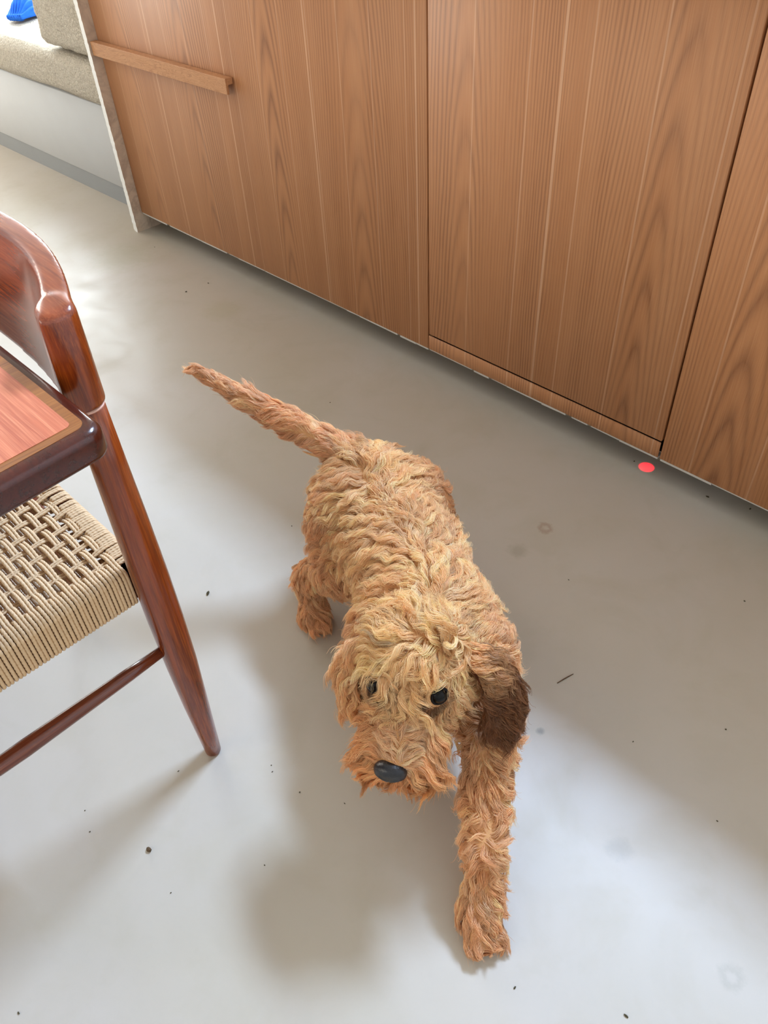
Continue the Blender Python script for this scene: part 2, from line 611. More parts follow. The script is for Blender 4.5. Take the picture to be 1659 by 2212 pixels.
cushion('seat_cushion', (-5.15, 1.345, 0.351), (-2.625, 2.12, 0.487), 0.045, 'cream boucle seat cushion lying flat along the white bench')
cushion('bolster_cushion', (-3.13, 1.362, 0.500), (-2.635, 2.08, 0.93), 0.03, 'upright cream boucle block cushion standing on the seat cushion')

# blue ribbed knitted cloth
M_blue = plain('blue_knit', lin(38, 104, 205), 0.8, 0.2, 60, 0.3)
V, F = [], []
NU, NV = 40, 16
for j in range(NV):
    t = j / (NV - 1)
    for i in range(NU):
        a = i / (NU - 1) - 0.5
        wd = 0.16 * (1 - 0.72 * t) + 0.02
        V.append((a * wd + 0.02 * t, -0.16 * t, 0.018 + 0.012 * math.sin(i * 2 * math.pi / 5.0) * (1 - 0.3 * t) + 0.05 * math.sin(math.pi * min(1, t * 1.1)) * (1 - 4 * a * a)))
for j in range(NV - 1):
    for i in range(NU - 1):
        a = j * NU + i
        F.append((a, a + 1, a + 1 + NU, a + NU))
blue = mesh_obj('knitted_cloth', V, F, M_blue, None, True, (-3.70, 1.62, 0.496))
blue.rotation_euler = (0, 0, math.radians(30))
sm = blue.modifiers.new('thickness', 'SOLIDIFY')
sm.thickness = 0.008
sm.offset = 1.0
tag(blue, 'small blue ribbed knitted cloth crumpled on the cream seat cushion', 'cloth')

# ------------------------------------------------------------------ implicit-surface helper
class Field:
    def __init__(s, lo, hi, vox):
        s.lo, s.vox = np.array(lo, float), vox
        s.n = np.ceil((np.array(hi) - s.lo) / vox).astype(int) + 1
        s.d = np.full(s.n, 0.08, np.float32)

    def grid(s, i0, i1):
        ax = [s.lo[k] + s.vox * np.arange(i0[k], i1[k]) for k in range(3)]
        return np.stack(np.meshgrid(*ax, indexing='ij'), -1).astype(np.float32)

    def add(s, fn, lo, hi, k=0.015, pad=0.06):
        i0 = np.maximum(0, np.floor((np.array(lo) - pad - s.lo) / s.vox).astype(int))
        i1 = np.minimum(s.n, np.ceil((np.array(hi) + pad - s.lo) / s.vox).astype(int) + 1)
        if (i1 <= i0).any():
            return
        g = s.grid(i0, i1)
        dn = fn(g)
        sl = tuple(slice(a, b) for a, b in zip(i0, i1))
        d = s.d[sl]
        h_ = np.maximum(k - np.abs(d - dn), 0) / k
        s.d[sl] = np.minimum(d, dn) - h_ * h_ * k * 0.25

    def cone(s, a, b, ra, rb, k=0.015):
        a, b = np.array(a, float), np.array(b, float)
        r = max(ra, rb)
        s.add(lambda g: cone_d(g, a, b, ra, rb), np.minimum(a, b) - r, np.maximum(a, b) + r, k)

    def polys(s):
        gr = vdb.FloatGrid(0.08)
        gr.copyFromArray(s.d)
        pts, quads = gr.convertToQuads(0.0)
        return np.asarray(pts, float) * s.vox + s.lo, np.asarray(quads)

    def sample(s, P):
        q = (np.asarray(P) - s.lo) / s.vox
        q = np.clip(q, 0, s.n - 1.001)
        i = q.astype(int)
        f = q - i
        out = 0
        for dx in (0, 1):
            for dy in (0, 1):
                for dz in (0, 1):
                    wt_ = np.abs(1 - dx - f[:, 0]) * np.abs(1 - dy - f[:, 1]) * np.abs(1 - dz - f[:, 2])
                    out = out + wt_ * s.d[i[:, 0] + dx, i[:, 1] + dy, i[:, 2] + dz]
        return out

    def grad(s, P):
        e = s.vox
        g = np.stack([s.sample(P + np.eye(3)[k] * e) - s.sample(P - np.eye(3)[k] * e) for k in range(3)], -1)
        return g / (np.linalg.norm(g, axis=1, keepdims=True) + 1e-9)


def cone_d(g, a, b, ra, rb):
    ab = b - a
    t = np.clip(((g - a) @ ab) / max(1e-9, ab @ ab), 0, 1)
    q = g - a - t[..., None] * ab
    return np.sqrt((q * q).sum(-1)) - (ra + (rb - ra) * t)


def quad_mesh(name, pts, quads, mat, parent=None, loc=(0, 0, 0), flip=True):
    me = bpy.data.meshes.new(name)
    pts = pts - np.array(loc)
    q = quads[:, ::-1] if flip else quads
    me.from_pydata(pts.tolist(), [], q.tolist())
    me.polygons.foreach_set('use_smooth', [True] * len(me.polygons))
    me.update()
    return link(name, me, mat, parent, loc)


# ------------------------------------------------------------------ dining chair
M_teak_v = teak('teak_upright', 2, lin(142, 60, 18), lin(92, 32, 10), lin(184, 92, 26))
M_teak_x = teak('teak_lengthwise', 0, lin(148, 70, 38), lin(112, 46, 24), lin(170, 92, 52))
M_teak_y = teak('teak_rail', 1, lin(118, 52, 26), lin(76, 28, 14), lin(150, 78, 40))
M_joint = plain('pale_glue_line', lin(226, 178, 158), 0.5)

PX, PY = -0.709, 0.243          # foot of the visible rear leg
LX = -1.165                     # the other rear leg
SX0 = PX - 0.016                # outer face of the near side rail (rail core)
SEATZ = 0.4335
ch = tag(empty('dining_chair', ((PX + LX) / 2, 0.03, 0)), 'teak dining chair with woven paper cord seat and curved backrest tucked under table', 'chair')
cl = ch.location


def off(path):
    return [(p[0] - cl.x, p[1] - cl.y, p[2], p[3]) for p in path]


for px in (PX, LX):
    s_ = 1 if px == PX else -1
    post('leg', off([(px, PY, 0, 0.0095), (px, PY, 0.004, 0.0125), (px - .0005 * s_, PY, .06, .0150), (px - .001 * s_, PY, .14, .0185), (px - .002 * s_, PY + .001, .24, .0220), (px - .002 * s_, PY + .001, .34, .0233),
                     (px - .002 * s_, PY + .001, .42, .0230), (px - .003 * s_, PY + .001, .52, .0215), (px - .004 * s_, PY + .001, .60, .0198), (px - .004 * s_, PY + .001, .682, .0180)]), M_teak_v, ch)
    post('joint_line', off([(px - .0042 * s_, PY + .001, .6815, .0179), (px - .0042 * s_, PY + .001, .6845, .0181)]), M_joint, ch)
    post('leg', off([(px + .004 * s_, -0.225, 0, 0.0115), (px + .003 * s_, -0.222, .12, .0165), (px - .001 * s_, -0.218, .30, .0210), (px - .002 * s_, -0.216, .445, .0205)]), M_teak_v, ch)
    # side stretcher
    post('stretcher', off([(px - .004 * s_, PY - .014, .281, .0075), (px - .003 * s_, 0.17, .281, .0092), (px - .002 * s_, 0.02, .281, .0118), (px - .002 * s_, -.12, .281, .0092), (px - .002 * s_, -.205, .281, .0075)]), M_teak_y, ch, 16)
post('stretcher', off([(PX - .01, -.17, .281, .006), ((PX + LX) / 2, -.17, .281, .0095), (LX + .01, -.17, .281, .006)]), M_teak_x, ch, 14)

# backrest: upswept horns that grow out of the legs into a bowed board
f = Field((-1.24, 0.18, 0.655), (-0.65, 0.36, 0.84), 0.0028)
cx = (PX + LX) / 2
HW = (PX - LX) / 2


def board_y(xx):
    u = np.clip(np.abs(xx - cx) / HW, 0, 1.1)
    return PY + 0.036 * (1 - u ** 2.4)


def board(g):
    u = np.abs(g[..., 0] - cx) / (HW + .004)
    yc = board_y(g[..., 0])
    zt = 0.792 + 0.010 * (1 - u ** 2)
    zb = 0.682 - 0.002 * u ** 3
    slope = 0.36 * (1 - np.clip(u, 0, 1) ** 2.4)
    yy = g[..., 1] - yc - (g[..., 2] - 0.735) * slope
    qy = np.abs(yy) * 0.86 - 0.0065 - 0.004 * np.clip(u, 0, 1) ** 4
    qz = np.abs(g[..., 2] - (zt + zb) / 2) - (zt - zb) / 2 + 0.006
    qx = np.abs(g[..., 0] - cx) - HW + 0.004
    q = np.maximum(np.stack([qx, qy, qz], -1), 0)
    return np.sqrt((q ** 2).sum(-1)) + np.minimum(np.maximum(np.maximum(qx, qy), qz), 0) - 0.005


f.add(board, (-1.19, .2, .67), (-.69, .34, .82), 0.02)
for s_, px in ((1, PX), (-1, LX)):
    b_ = lambda dx, dy, z: (px - s_ * dx, PY + dy, z)

    def horn(g, px=px, s_=s_):
        t = np.clip((g[..., 2] - 0.683) / 0.105, 0, 1)
        wx = 0.0178 + 0.0065 * np.sin(np.pi * np.clip(t * 0.75 + 0.05, 0, 1)) - 0.003 * t
        wy = 0.0178 - 0.003 * t
        xc = px - s_ * (0.004 + 0.008 * t * t)
        yc = PY + 0.001 + 0.004 * t
        n_ = 2.0 + 1.2 * t
        rr = ((np.abs(g[..., 0] - xc) / wx) ** n_ + (np.abs(g[..., 1] - yc) / wy) ** n_) ** (1 / n_)
        dxy = (rr - 1) * 0.0165
        dz = np.maximum(0.6845 - g[..., 2], g[..., 2] - 0.789)
        a_ = np.maximum(np.stack([dxy + .004, dz + .004], -1), 0)
        return np.sqrt((a_ ** 2).sum(-1)) + np.minimum(np.maximum(dxy + .004, dz + .004), 0) - .004
    f.add(horn, (px - .03, PY - .03, .68), (px + .03, PY + .03, .80), 0.014)
pts, quads = f.polys()
br = quad_mesh('backrest', pts, quads, M_teak_x, ch)
br.data.materials.append(M_teak_v)
for p_ in br.data.polygons:
    c_ = p_.center
    if min(abs(c_.x - PX), abs(c_.x - LX)) < .024 and c_.z < .786:
        p_.material_index = 1
br.location = (-cl.x, -cl.y, 0)

# seat frame (mesh of the seat itself) and its paper cord
cordm = NB('paper_cord')
P, x = cordm.obj()
oi = cordm.new('ShaderNodeObjectInfo')
n = cordm.noise(P, 260.0, 3, 0.6)
cc = cordm.mix(n, lin(238, 208, 170), lin(206, 168, 122))
cc = cordm.mix(cordm.math('MULTIPLY', oi.outputs['Random'], 0.35), cc, lin(220, 184, 140))
cordm.bump(n, 0.15, 0.0008)
M_cord = cordm.out(cc, 0.75, 0.25)

FX = LX + 0.016
YB, YF = PY + 0.004, -0.222
bm = bmesh.new()


def addbox(bm, lo, hi):
    r = bmesh.ops.create_cube(bm, size=1.0)
    for v in r['verts']:
        v.co = Vector(((lo[i] + hi[i]) / 2 + v.co[i] * (hi[i] - lo[i]) for i in range(3)))


RT, RB = SEATZ - 0.007, 0.379
addbox(bm, (SX0 - .026, YF + .012, RB), (SX0 - .005, YB - .012, RT))
addbox(bm, (FX + .005, YF + .012, RB), (FX + .026, YB - .012, RT))
addbox(bm, (FX + .005, YB - .022, RB + .012), (SX0 - .005, YB - .003, RT))
addbox(bm, (FX + .005, YF + .003, RB + .012), (SX0 - .005, YF + .022, RT))
for v in bm.verts:
    v.co -= cl
me = bpy.data.meshes.new('seat')
bm.to_mesh(me)
bm.free()
seat = link('seat', me, M_teak_y, ch)

CR = 0.0026


def cord_mesh(name, path, r=CR, pitch=0.0060, step=0.0016):
    """three-ply twisted cord along a polyline"""
    P = [Vector(p) for p in path]
    # resample
    L = [0]
    for a, b in zip(P, P[1:]):
        L.append(L[-1] + (b - a).length)
    n = max(4, int(L[-1] / step))
    pts_, k = [], 0
    for i in range(n + 1):
        s0 = L[-1] * i / n
        while k < len(L) - 2 and L[k + 1] < s0:
            k += 1
        t = (s0 - L[k]) / max(1e-9, L[k + 1] - L[k])
        pts_.append((P[k].lerp(P[k + 1], min(1, t)), s0))
    rings = []
    nrm = None
    for i, (p, s0) in enumerate(pts_):
        d = (pts_[min(i + 1, n)][0] - pts_[max(i - 1, 0)][0]).normalized()
        nrm = d.orthogonal() if nrm is None else nrm
        nrm = (nrm - d * nrm.dot(d)).normalized()
        b = d.cross(nrm)
        ph = 2 * math.pi * s0 / pitch / 3 * 1.0
        ring = []
        for j in range(9):
            a = 2 * math.pi * j / 9
            rr = r * (1.0 if j % 3 != 0 else 0.82)
            ring.append(p + (nrm * math.cos(a + ph) + b * math.sin(a + ph)) * rr)
        rings.append(ring)
    V, F = loft(rings)
    me = bpy.data.meshes.new(name)
    me.from_pydata([tuple(v) for v in V], [], F)
    me.polygons.foreach_set('use_smooth', [True] * len(me.polygons))
    me.materials.append(M_cord)
    return me


def arc(cx_, cz_, r, a0, a1, n=5):
    return [(cx_ + r * math.cos(math.radians(a0 + (a1 - a0) * i / n)), cz_ + r * math.sin(math.radians(a0 + (a1 - a0) * i / n))) for i in range(n + 1)]


# wrap around the side rail: in the xz plane, outer face at x = 0
top, bot, wd, rc = SEATZ, 0.3735, 0.033, 0.009
wrapxz = [(-wd, bot + .004), (-wd + .004, bot)] + [(-rc, bot)] + arc(-rc, bot + rc, rc, -90, 0)[1:] + arc(-rc, top - rc, rc, 0, 90) + [(-wd + .004, top), (-wd, top - .006)]
side_wrap = cord_mesh('cord_wrap', [(a, 0, b) for a, b in wrapxz])
wid = SX0 - FX


def warp_path(par, dip=0.006):
    out = [(-wd, bot)] + [(-rc, bot)] + arc(-rc, bot + rc, rc, -90, 0)[1:] + arc(-rc, top - rc, rc, 0, 90)
    xs = np.linspace(-rc - .008, -wid + rc + .008, 150)
    for xx in xs:
        env = min(1.0, (-rc - xx) / 0.03, (xx + wid - rc) / 0.03)
        wv_ = ((1 + math.cos(math.pi * (xx + 0.034) / 0.0255 + math.pi * par)) / 2) ** 0.45 * 2 - 1
        out.append((float(xx), top - 0.0008 * env + 0.0044 * env * wv_ - dip * math.sin(math.pi * -xx / wid)))
    out += [(-wid + rc, top)] + arc(-wid + rc, top - rc, rc, 90, 180)[1:] + arc(-wid + rc, bot + rc, rc, 180, 270) + [(-wid + wd, bot)]
    return [(a, 0, b) for a, b in out]


warps = [cord_mesh('cord_warp', warp_path(0)), cord_mesh('cord_warp', warp_path(1))]


def place(me, x_, y_, z_=0.0, parent=seat, nm='cord'):
    o = bpy.data.objects.new(nm, me)
    C.objects.link(o)
    o.parent = parent
    o.location = (x_ - cl.x, y_ - cl.y, z_)
    return o


CP = 0.0052
y = YB - 0.026
k = 0
ylist = []
stuffpos = []
while y > YF + 0.024:
    kind = k % 3
    if kind < 2:
        place(warps[(k // 3) % 2], SX0, y + (0.0003 if kind else -0.0003))
    else:
        place(side_wrap, SX0, y)
        stuffpos.append(y)
    ylist.append(y)
    y -= CP
    k += 1


def weft_path(par):
    ln = YB - YF
    r_ = 0.008
    out = [(-.03, RB + .012)] + [(-r_, RB + .010)] + arc(-r_, RB + .010 + r_, r_, -90, 0)[1:] + arc(-r_, top - .001 - r_, r_, 0, 90)
    for yy in np.linspace(-.022, -ln + .022, 150):
        env = min(1.0, (-.020 - yy) / 0.02, (yy + ln - .020) / 0.02)
        env = max(0, env)
        # dips under a warp pair of one parity and over the next
        ph = math.pi * (yy + 0.0300 + CP * 0.5 - 0.004) / (CP * 3)
        out.append((float(yy), top - 0.0030 * env - 0.0006 * env * math.cos(ph + math.pi * par) - 0.006 * math.sin(math.pi * -yy / ln) * env))
    out += [(-ln + r_, top - .001)] + arc(-ln + r_, top - .001 - r_, r_, 90, 180)[1:] + [(-ln, RB + .02)]
    return [(0, a, b) for a, b in out]


wefts = [cord_mesh('cord_weft', weft_path(0), .0021), cord_mesh('cord_weft', weft_path(1), .0021)]
xx = SX0 - 0.034
j = 0
weftx = []
while xx > FX + 0.03:
    for q in (0, 1):
        place(wefts[j % 2], xx - q * .0042, YB)
        weftx.append(xx - q * .0042)
    xx -= 0.0255
    j += 1
# wraps along the rear rail between the weft pairs
rear = [(-.026, RB + .016), (-.008, RB + .010)] + arc(-.008, RB + .018, .008, -90, 0)[1:] + arc(-.008, top - .0095, .008, 0, 90) + [(-.022, top - .0015), (-.026, top - .008)]
rear_wrap = cord_mesh('cord_wrap', [(0, a, b) for a, b in rear])
xx = SX0 - 0.022
while xx > FX + 0.02:
    if min(abs(xx - v) for v in weftx) > CP * 0.8:
        place(rear_wrap, xx, YB)
    xx -= CP
# far rails and the underside, joined: nobody sees them one by one
bmj = bmesh.new()


def join_copy(me, M):
    n0 = len(bmj.verts)
    bmj.from_mesh(me)
    bmj.verts.ensure_lookup_table()
    for v in bmj.verts[n0:]:
        v.co = M @ v.co


mirror = Matrix.Rotation(math.pi, 4, 'Z')
low_wrap = cord_mesh('cord_low', [(a, 0, b) for a, b in wrapxz], step=0.006)
low_under = cord_mesh('cord_low', [(-.02, 0, bot + .003), (-wid + .02, 0, bot + .003)], step=0.005)
rear_low = cord_mesh('cord_low', [(0, a, b) for a, b in rear], step=0.006)
for yy in stuffpos:
    join_copy(low_wrap, Matrix.Translation((FX - cl.x, yy - cl.y, 0)) @ mirror)
for yy in ylist:
    join_copy(low_under, Matrix.Translation((SX0 - cl.x, yy - cl.y, 0)))
xx = SX0 - 0.022
while xx > FX + .02:
    if min(abs(xx - v) for v in weftx) > CP * 0.8:
        join_copy(rear_low, Matrix.Translation((xx - cl.x, YF - cl.y, 0)) @ mirror)
    xx -= CP
me = bpy.data.meshes.new('cord_underside')
bmj.to_mesh(me)
bmj.free()
me.materials.clear()
me.materials.append(M_cord)
me.polygons.foreach_set('use_smooth', [True] * len(me.polygons))
tag(link('cord_underside', me, None, seat), kind='stuff')

# ------------------------------------------------------------------ table
M_veneer_t = teak('table_veneer', 0, lin(196, 108, 76), lin(164, 76, 52), lin(222, 142, 104), 0.42, 0.15, 1.4)
M_band = teak('table_band', 1, lin(150, 90, 36), lin(118, 62, 22), lin(178, 114, 50), 0.4, 0.2)
M_lip = teak('table_lip', 0, lin(78, 24, 11), lin(56, 16, 8), lin(96, 36, 18), 0.2, 0.3, 0.5)
TZ = 0.735
tb = tag(empty('dining_table', (-1.55, -0.22, 0)), 'teak table with rounded corner and paler veneered inset covering the woven chair', 'table')
tl = tb.location


def outline(ins):
    """plan of the top: straight long sides, bowed ends, rounded corners"""
    x1, y1 = -0.592 - ins, 0.2135 - ins
    ymid = -0.22
    pts_ = []
    r = max(0.004, 0.020 - ins * 0.6)

    def end_x(yy):          # bowed end, fullest in the middle
        u = (yy - ymid) / (y1 - ymid)
        return x1 + 0.014 * (1 - u * u)
    corner = []
    n_ = 7
    c0 = (x1 - r, y1 - r)
    for i in range(n_ + 1):
        a = math.pi / 2 * (1 - i / n_)
        corner.append((c0[0] + r * math.cos(a), c0[1] + r * math.sin(a)))
    side = []
    y0s = y1 - r
    for i in range(1, 25):
        yy = y0s + (ymid - y0s) * i / 24
        u = (yy - ymid) / (y0s - ymid)
        side.append((x1 + 0.014 * (1 - u * u), yy))
    quarter = corner + side
    lower = [(px_, 2 * ymid - py_) for px_, py_ in quarter[::-1]][1:]
    right = quarter + lower
    left = [(2 * -1.70 - px_, py_) for px_, py_ in right[::-1]]
    return right + left


def plate(name, layers, mat):
    """layers: (inset, z) from the bottom to the top"""
    rings = [[Vector((px_ - tl.x, py_ - tl.y, z)) for px_, py_ in outline(i_)] for i_, z in layers]
    V, F = loft(rings)
    o = mesh_obj(name, V, F, mat, tb)
    bm = bmesh.new()
    bm.from_mesh(o.data)
    bmesh.ops.recalc_face_normals(bm, faces=bm.faces)
    bm.to_mesh(o.data)
    bm.free()
    o.data.set_sharp_from_angle(angle=math.radians(40))
    return o


TH = 0.033
lay = [(0.012, TZ - TH)] + [(0.006 - 0.006 * math.sin(a), TZ - TH + .006 - .006 * math.cos(a)) for a in (0.4, 0.9, 1.57)]
lay += [(0.010 - 0.010 * math.cos(a), TZ - .010 + .010 * math.sin(a)) for a in (0, .3, .6, .9, 1.2, 1.57)]
plate('table_top', lay, M_lip)
plate('edge_band', [(0.0125, TZ - .001), (0.0128, TZ + .0004)], M_band)['label'] = 'golden crossbanded border'
plate('veneer_inset', [(0.0225, TZ - .001), (0.0227, TZ + .0007)], M_veneer_t)['label'] = 'reddish straight-grained inset'
box('apron', (-2.5, -0.50, TZ - TH - .07), (-1.30, -0.48, TZ - TH), M_teak_x, tb, .002, origin=tl)
box('apron', (-2.5, 0.04, TZ - TH - .07), (-1.30, 0.06, TZ - TH), M_teak_x, tb, .002, origin=tl)
for lx in (-1.30, -2.5):
    for ly in (0.05, -0.49):
        post('leg', [(lx - tl.x, ly - tl.y, 0, .014), (lx - tl.x, ly - tl.y, .3, .020), (lx - tl.x, ly - tl.y, TZ - TH, .026)], M_teak_v, tb)

# ------------------------------------------------------------------ specks on the floor
M_crumb = plain('dry_crumb', lin(86, 70, 52), 0.9, 0.1)
M_leaf = plain('dry_leaf_bit', lin(74, 68, 50), 0.9, 0.1)
M_twig = plain('dry_twig', lin(96, 74, 58), 0.9, 0.1)
spots = [(-2.072, 1.123, .0035), (-2.066, 1.203, .003), (-2.429, 1.238, .002), (-1.293, 1.025, .002), (-1.020, .670, .0018), (-.146, .313, .0022), (-.027, .385, .0028), (-.070, .694, .0016), (-.135, .843, .002),
         (-.241, 1.114, .002), (-.508, .938, .0016), (-.230, .722, .0016), (-.584, -.157, .0022), (-.720, .182, .0016), (-.552, .294, .0016), (-.488, .330, .0016), (-.503, .185, .0014), (-.770, .043, .0014), (-.734, .031, .0016),
         (-.620, .292, .0014), (-.610, .286, .0016), (-.569, .067, .0014), (-.610, 1.329, .0022), (-.433, 1.329, .004), (-.350, 1.354, .003), (-.644, .079, .0042)]
bmj = bmesh.new()
for (sx, sy, r) in spots[:-1]:
    r_ = bmesh.ops.create_icosphere(bmj, subdivisions=1, radius=r * .8)
    e = random.uniform(.6, 1.6)
    for v in r_['verts']:
        v.co = Vector((v.co.x * e, v.co.y / e, v.co.z * .5)) * random.uniform(.75, 1.2)
        v.co += Vector((sx, sy, r * .4))
me = bpy.data.meshes.new('crumbs')
bmj.to_mesh(me)
bmj.free()
tag(link('crumbs', me, M_leaf), 'tiny dark crumbs scattered over the pale resin floor', 'crumbs', kind='stuff')
bm = bmesh.new()
bmesh.ops.create_icosphere(bm, subdivisions=2, radius=.0042)
for v in bm.verts:
    v.co = Vector((v.co.x, v.co.y * .8, max(v.co.z * .7, -.0024))) * random.uniform(.8, 1.2)
me = bpy.data.meshes.new('crumb')
bm.to_mesh(me)
bm.free()
tag(link('crumb', me, M_crumb, None, (-.644, .079, .0027)), 'largest brown crumb lying below the chair leg', 'crumb')
tw = post('twig', [(-.0175, -.003, .0011, .0007), (-.005, -.0006, .0014, .0010), (.006, .0013, .0013, .0010), (.0175, .003, .0011, .0006)], M_twig, None, 7)
tw.location = (-.379, .747, 0)
tw.rotation_euler = (0, 0, math.radians(66))
tag(tw, 'thin brown twig lying on the floor beside the dog', 'twig')
V = [(a * .7, b * .7, c) for a, b, c in [(-.010, 0, .001), (-.004, .0035, .003), (.002, .004, .0035), (.010, .001, .0012), (.003, -.003, .002), (-.004, -.003, .0015), (0, 0, .0045)]]
lf = mesh_obj('leaf_fragment', V, [(6, 0, 1), (6, 1, 2), (6, 2, 3), (6, 3, 4), (6, 4, 5), (6, 5, 0), (5, 4, 3, 2, 1, 0)], M_leaf, None, False, (-.995, .437, 0))
lf.rotation_euler = (0, 0, 2.2)
tag(lf, 'curled dark leaf fragment on the floor between chair leg and dog', 'leaf')

# ------------------------------------------------------------------ the puppy
A3 = lambda *v: np.array(v, float)
nz = lambda v: np.asarray(v, float) / np.linalg.norm(v)
BF = nz((0.884, -0.468, 0.0))               # the way the body faces
BL = nz((0.468, 0.884, 0.0))                # its left
UP = A3(0, 0, 1)
HD = nz((0.42, -0.68, -0.46))               # the way the head points
HL = nz(np.cross(UP, HD))
HU = np.cross(HD, HL)
HC = A3(-0.435, 0.435, 0.298)               # middle of the skull

pelvis, midb, chest = A3(-.780, .684, .212), A3(-.640, .625, .212), A3(-.505, .545, .212)
# segments: a, b, ra, rb, blend, kind
SEG = []


def seg(a, b, ra, rb, k, kind):
    SEG.append((np.array(a, float), np.array(b, float), ra, rb, k, kind))


seg(pelvis, midb, .082, .080, .03, 'body')
seg(midb, chest, .080, .086, .03, 'body')
seg(pelvis + A3(-.01, .005, .005), pelvis + A3(-.02, .01, -.01), .074, .068, .03, 'body')
seg(chest, A3(-.455, .490, .215), .082, .062, .03, 'body')
seg(A3(-.475, .505, .245), HC - HD * .02, .058, .052, .025, 'neck')
# legs
seg((-.425, .565, .215), (-.352, .498, .150), .048, .035, .03, 'leg')
seg((-.352, .498, .150), (-.270, .398, .080), .033, .0235, .02, 'leg')
seg((-.270, .398, .080), (-.232, .348, .028), .0235, .0235, .015, 'leg')
seg((-.232, .348, .026), (-.216, .326, .018), .025, .0165, .012, 'paw')
for t in (-1.35, -.45, .45, 1.35):
    c_ = A3(-.222, .336, .0145) + BL * .0105 * t
    seg(c_, c_ + nz(BF + BL * .12 * t) * .020, .0115, .0105, .006, 'paw')
seg((-.555, .485, .190), (-.520, .470, .120), .046, .033, .03, 'leg')
seg((-.520, .470, .120), (-.508, .462, .035), .030, .022, .02, 'leg')
seg((-.508, .462, .024), (-.488, .450, .018), .024, .018, .012, 'paw')
# hind legs: thigh, shank, metatarsus
seg((-.785, .625, .205), (-.755, .585, .135), .062, .046, .03, 'leg')
seg((-.755, .585, .135), (-.822, .560, .078), .040, .026, .02, 'leg')
seg((-.822, .560, .078), (-.795, .538, .024), .0235, .0215, .014, 'leg')
seg((-.795, .538, .022), (-.768, .526, .017), .024, .0165, .012, 'paw')
seg((-.735, .745, .205), (-.690, .745, .130), .062, .046, .03, 'leg')
seg((-.690, .745, .130), (-.735, .760, .070), .038, .025, .02, 'leg')
seg((-.735, .760, .070), (-.705, .752, .024), .023, .021, .014, 'leg')
seg((-.705, .752, .022), (-.680, .740, .017), .024, .0165, .012, 'paw')
# tail
TAIL = [A3(-.838, .700, .262), A3(-.872, .672, .300), A3(-.915, .641, .335), A3(-.985, .600, .378), A3(-1.068, .561, .421)]
TR = [.030, .024, .021, .0165, .0085]
for i in range(4):
    seg(TAIL[i], TAIL[i + 1], TR[i], TR[i + 1], .02 if i == 0 else .008, 'tail')
# head
hp = lambda f_, l_, u_: HC + HD * f_ + HL * l_ + HU * u_
seg(hp(-.02, 0, .0), hp(.012, 0, .002), .054, .053, .02, 'skull')
for s_ in (1, -1):
    seg(hp(.030, .026 * s_, .024), hp(.038, .020 * s_, .026), .021, .018, .014, 'brow')
    seg(hp(.020, .040 * s_, -.020), hp(.055, .022 * s_, -.026), .030, .024, .018, 'cheek')
    seg(hp(.078, .024 * s_, -.022), hp(.116, .025 * s_, -.020), .025, .024, .012, 'muzzle')
for s_ in (1, -1):
    seg(hp(.100, .019 * s_, -.032), hp(.130, .010 * s_, -.034), .020, .017, .012, 'chin')
seg(hp(.040, 0, .002), hp(.112, 0, .002), .030, .020, .016, 'bridge')
seg(hp(.060, 0, -.038), hp(.114, 0, -.036), .022, .018, .012, 'chin')

F_ = Field((-1.12, .27, -.005), (-.16, .86, .47), .0045)
for a, b, ra, rb, k, kind in SEG:
    F_.cone(a, b, ra, rb, k)
pts, quads = F_.polys()
pts[:, 2] = np.maximum(pts[:, 2], 0.0008)
DOG = A3(-.56, .53, 0)

HAIRN = NB('fur')
at = HAIRN.new('ShaderNodeAttribute', attribute_name='fur_color')
hi = HAIRN.new('ShaderNodeHairInfo')
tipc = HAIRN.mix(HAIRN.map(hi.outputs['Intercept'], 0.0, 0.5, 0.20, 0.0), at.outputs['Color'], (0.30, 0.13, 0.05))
tr = HAIRN.new('ShaderNodeBsdfTranslucent')
HAIRN.put(tr.inputs['Color'], tipc)
ms = HAIRN.new('ShaderNodeMixShader')
ms.inputs[0].default_value = 0.38
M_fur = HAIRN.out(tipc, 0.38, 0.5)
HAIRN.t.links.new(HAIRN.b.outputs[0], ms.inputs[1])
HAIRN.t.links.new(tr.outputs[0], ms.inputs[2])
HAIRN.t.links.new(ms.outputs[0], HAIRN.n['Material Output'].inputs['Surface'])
M_skin = plain('dog_skin', lin(196, 146, 98), 0.8, 0.2, 120, 0.1)
nm = NB('wet_nose')
P, x = nm.obj()
vv = nm.new('ShaderNodeTexVoronoi')
nm.put(vv.inputs['Vector'], P)
vv.inputs['Scale'].default_value = 700
nm.bump(vv.outputs[0], 0.25, 0.0008)
M_nose = nm.out((0.012, 0.012, 0.015), 0.33, 0.5)
em = NB('dark_eye')
M_eye = em.out((0.004, 0.003, 0.002), 0.2, 0.2, 0.0, 0.02)
M_lid = plain('eyelid_skin', lin(18, 11, 8), 0.6, 0.2)
M_earskin = plain('ear_skin', lin(92, 46, 22), 0.8, 0.2)

dog = quad_mesh('dog', pts, quads, M_skin, None, tuple(DOG))
tag(dog, 'curly apricot puppy walking across the floor with head lowered and tail out', 'dog')
dc = lambda o: setattr(o, 'location', o.location)  # children are built in the dog's own space

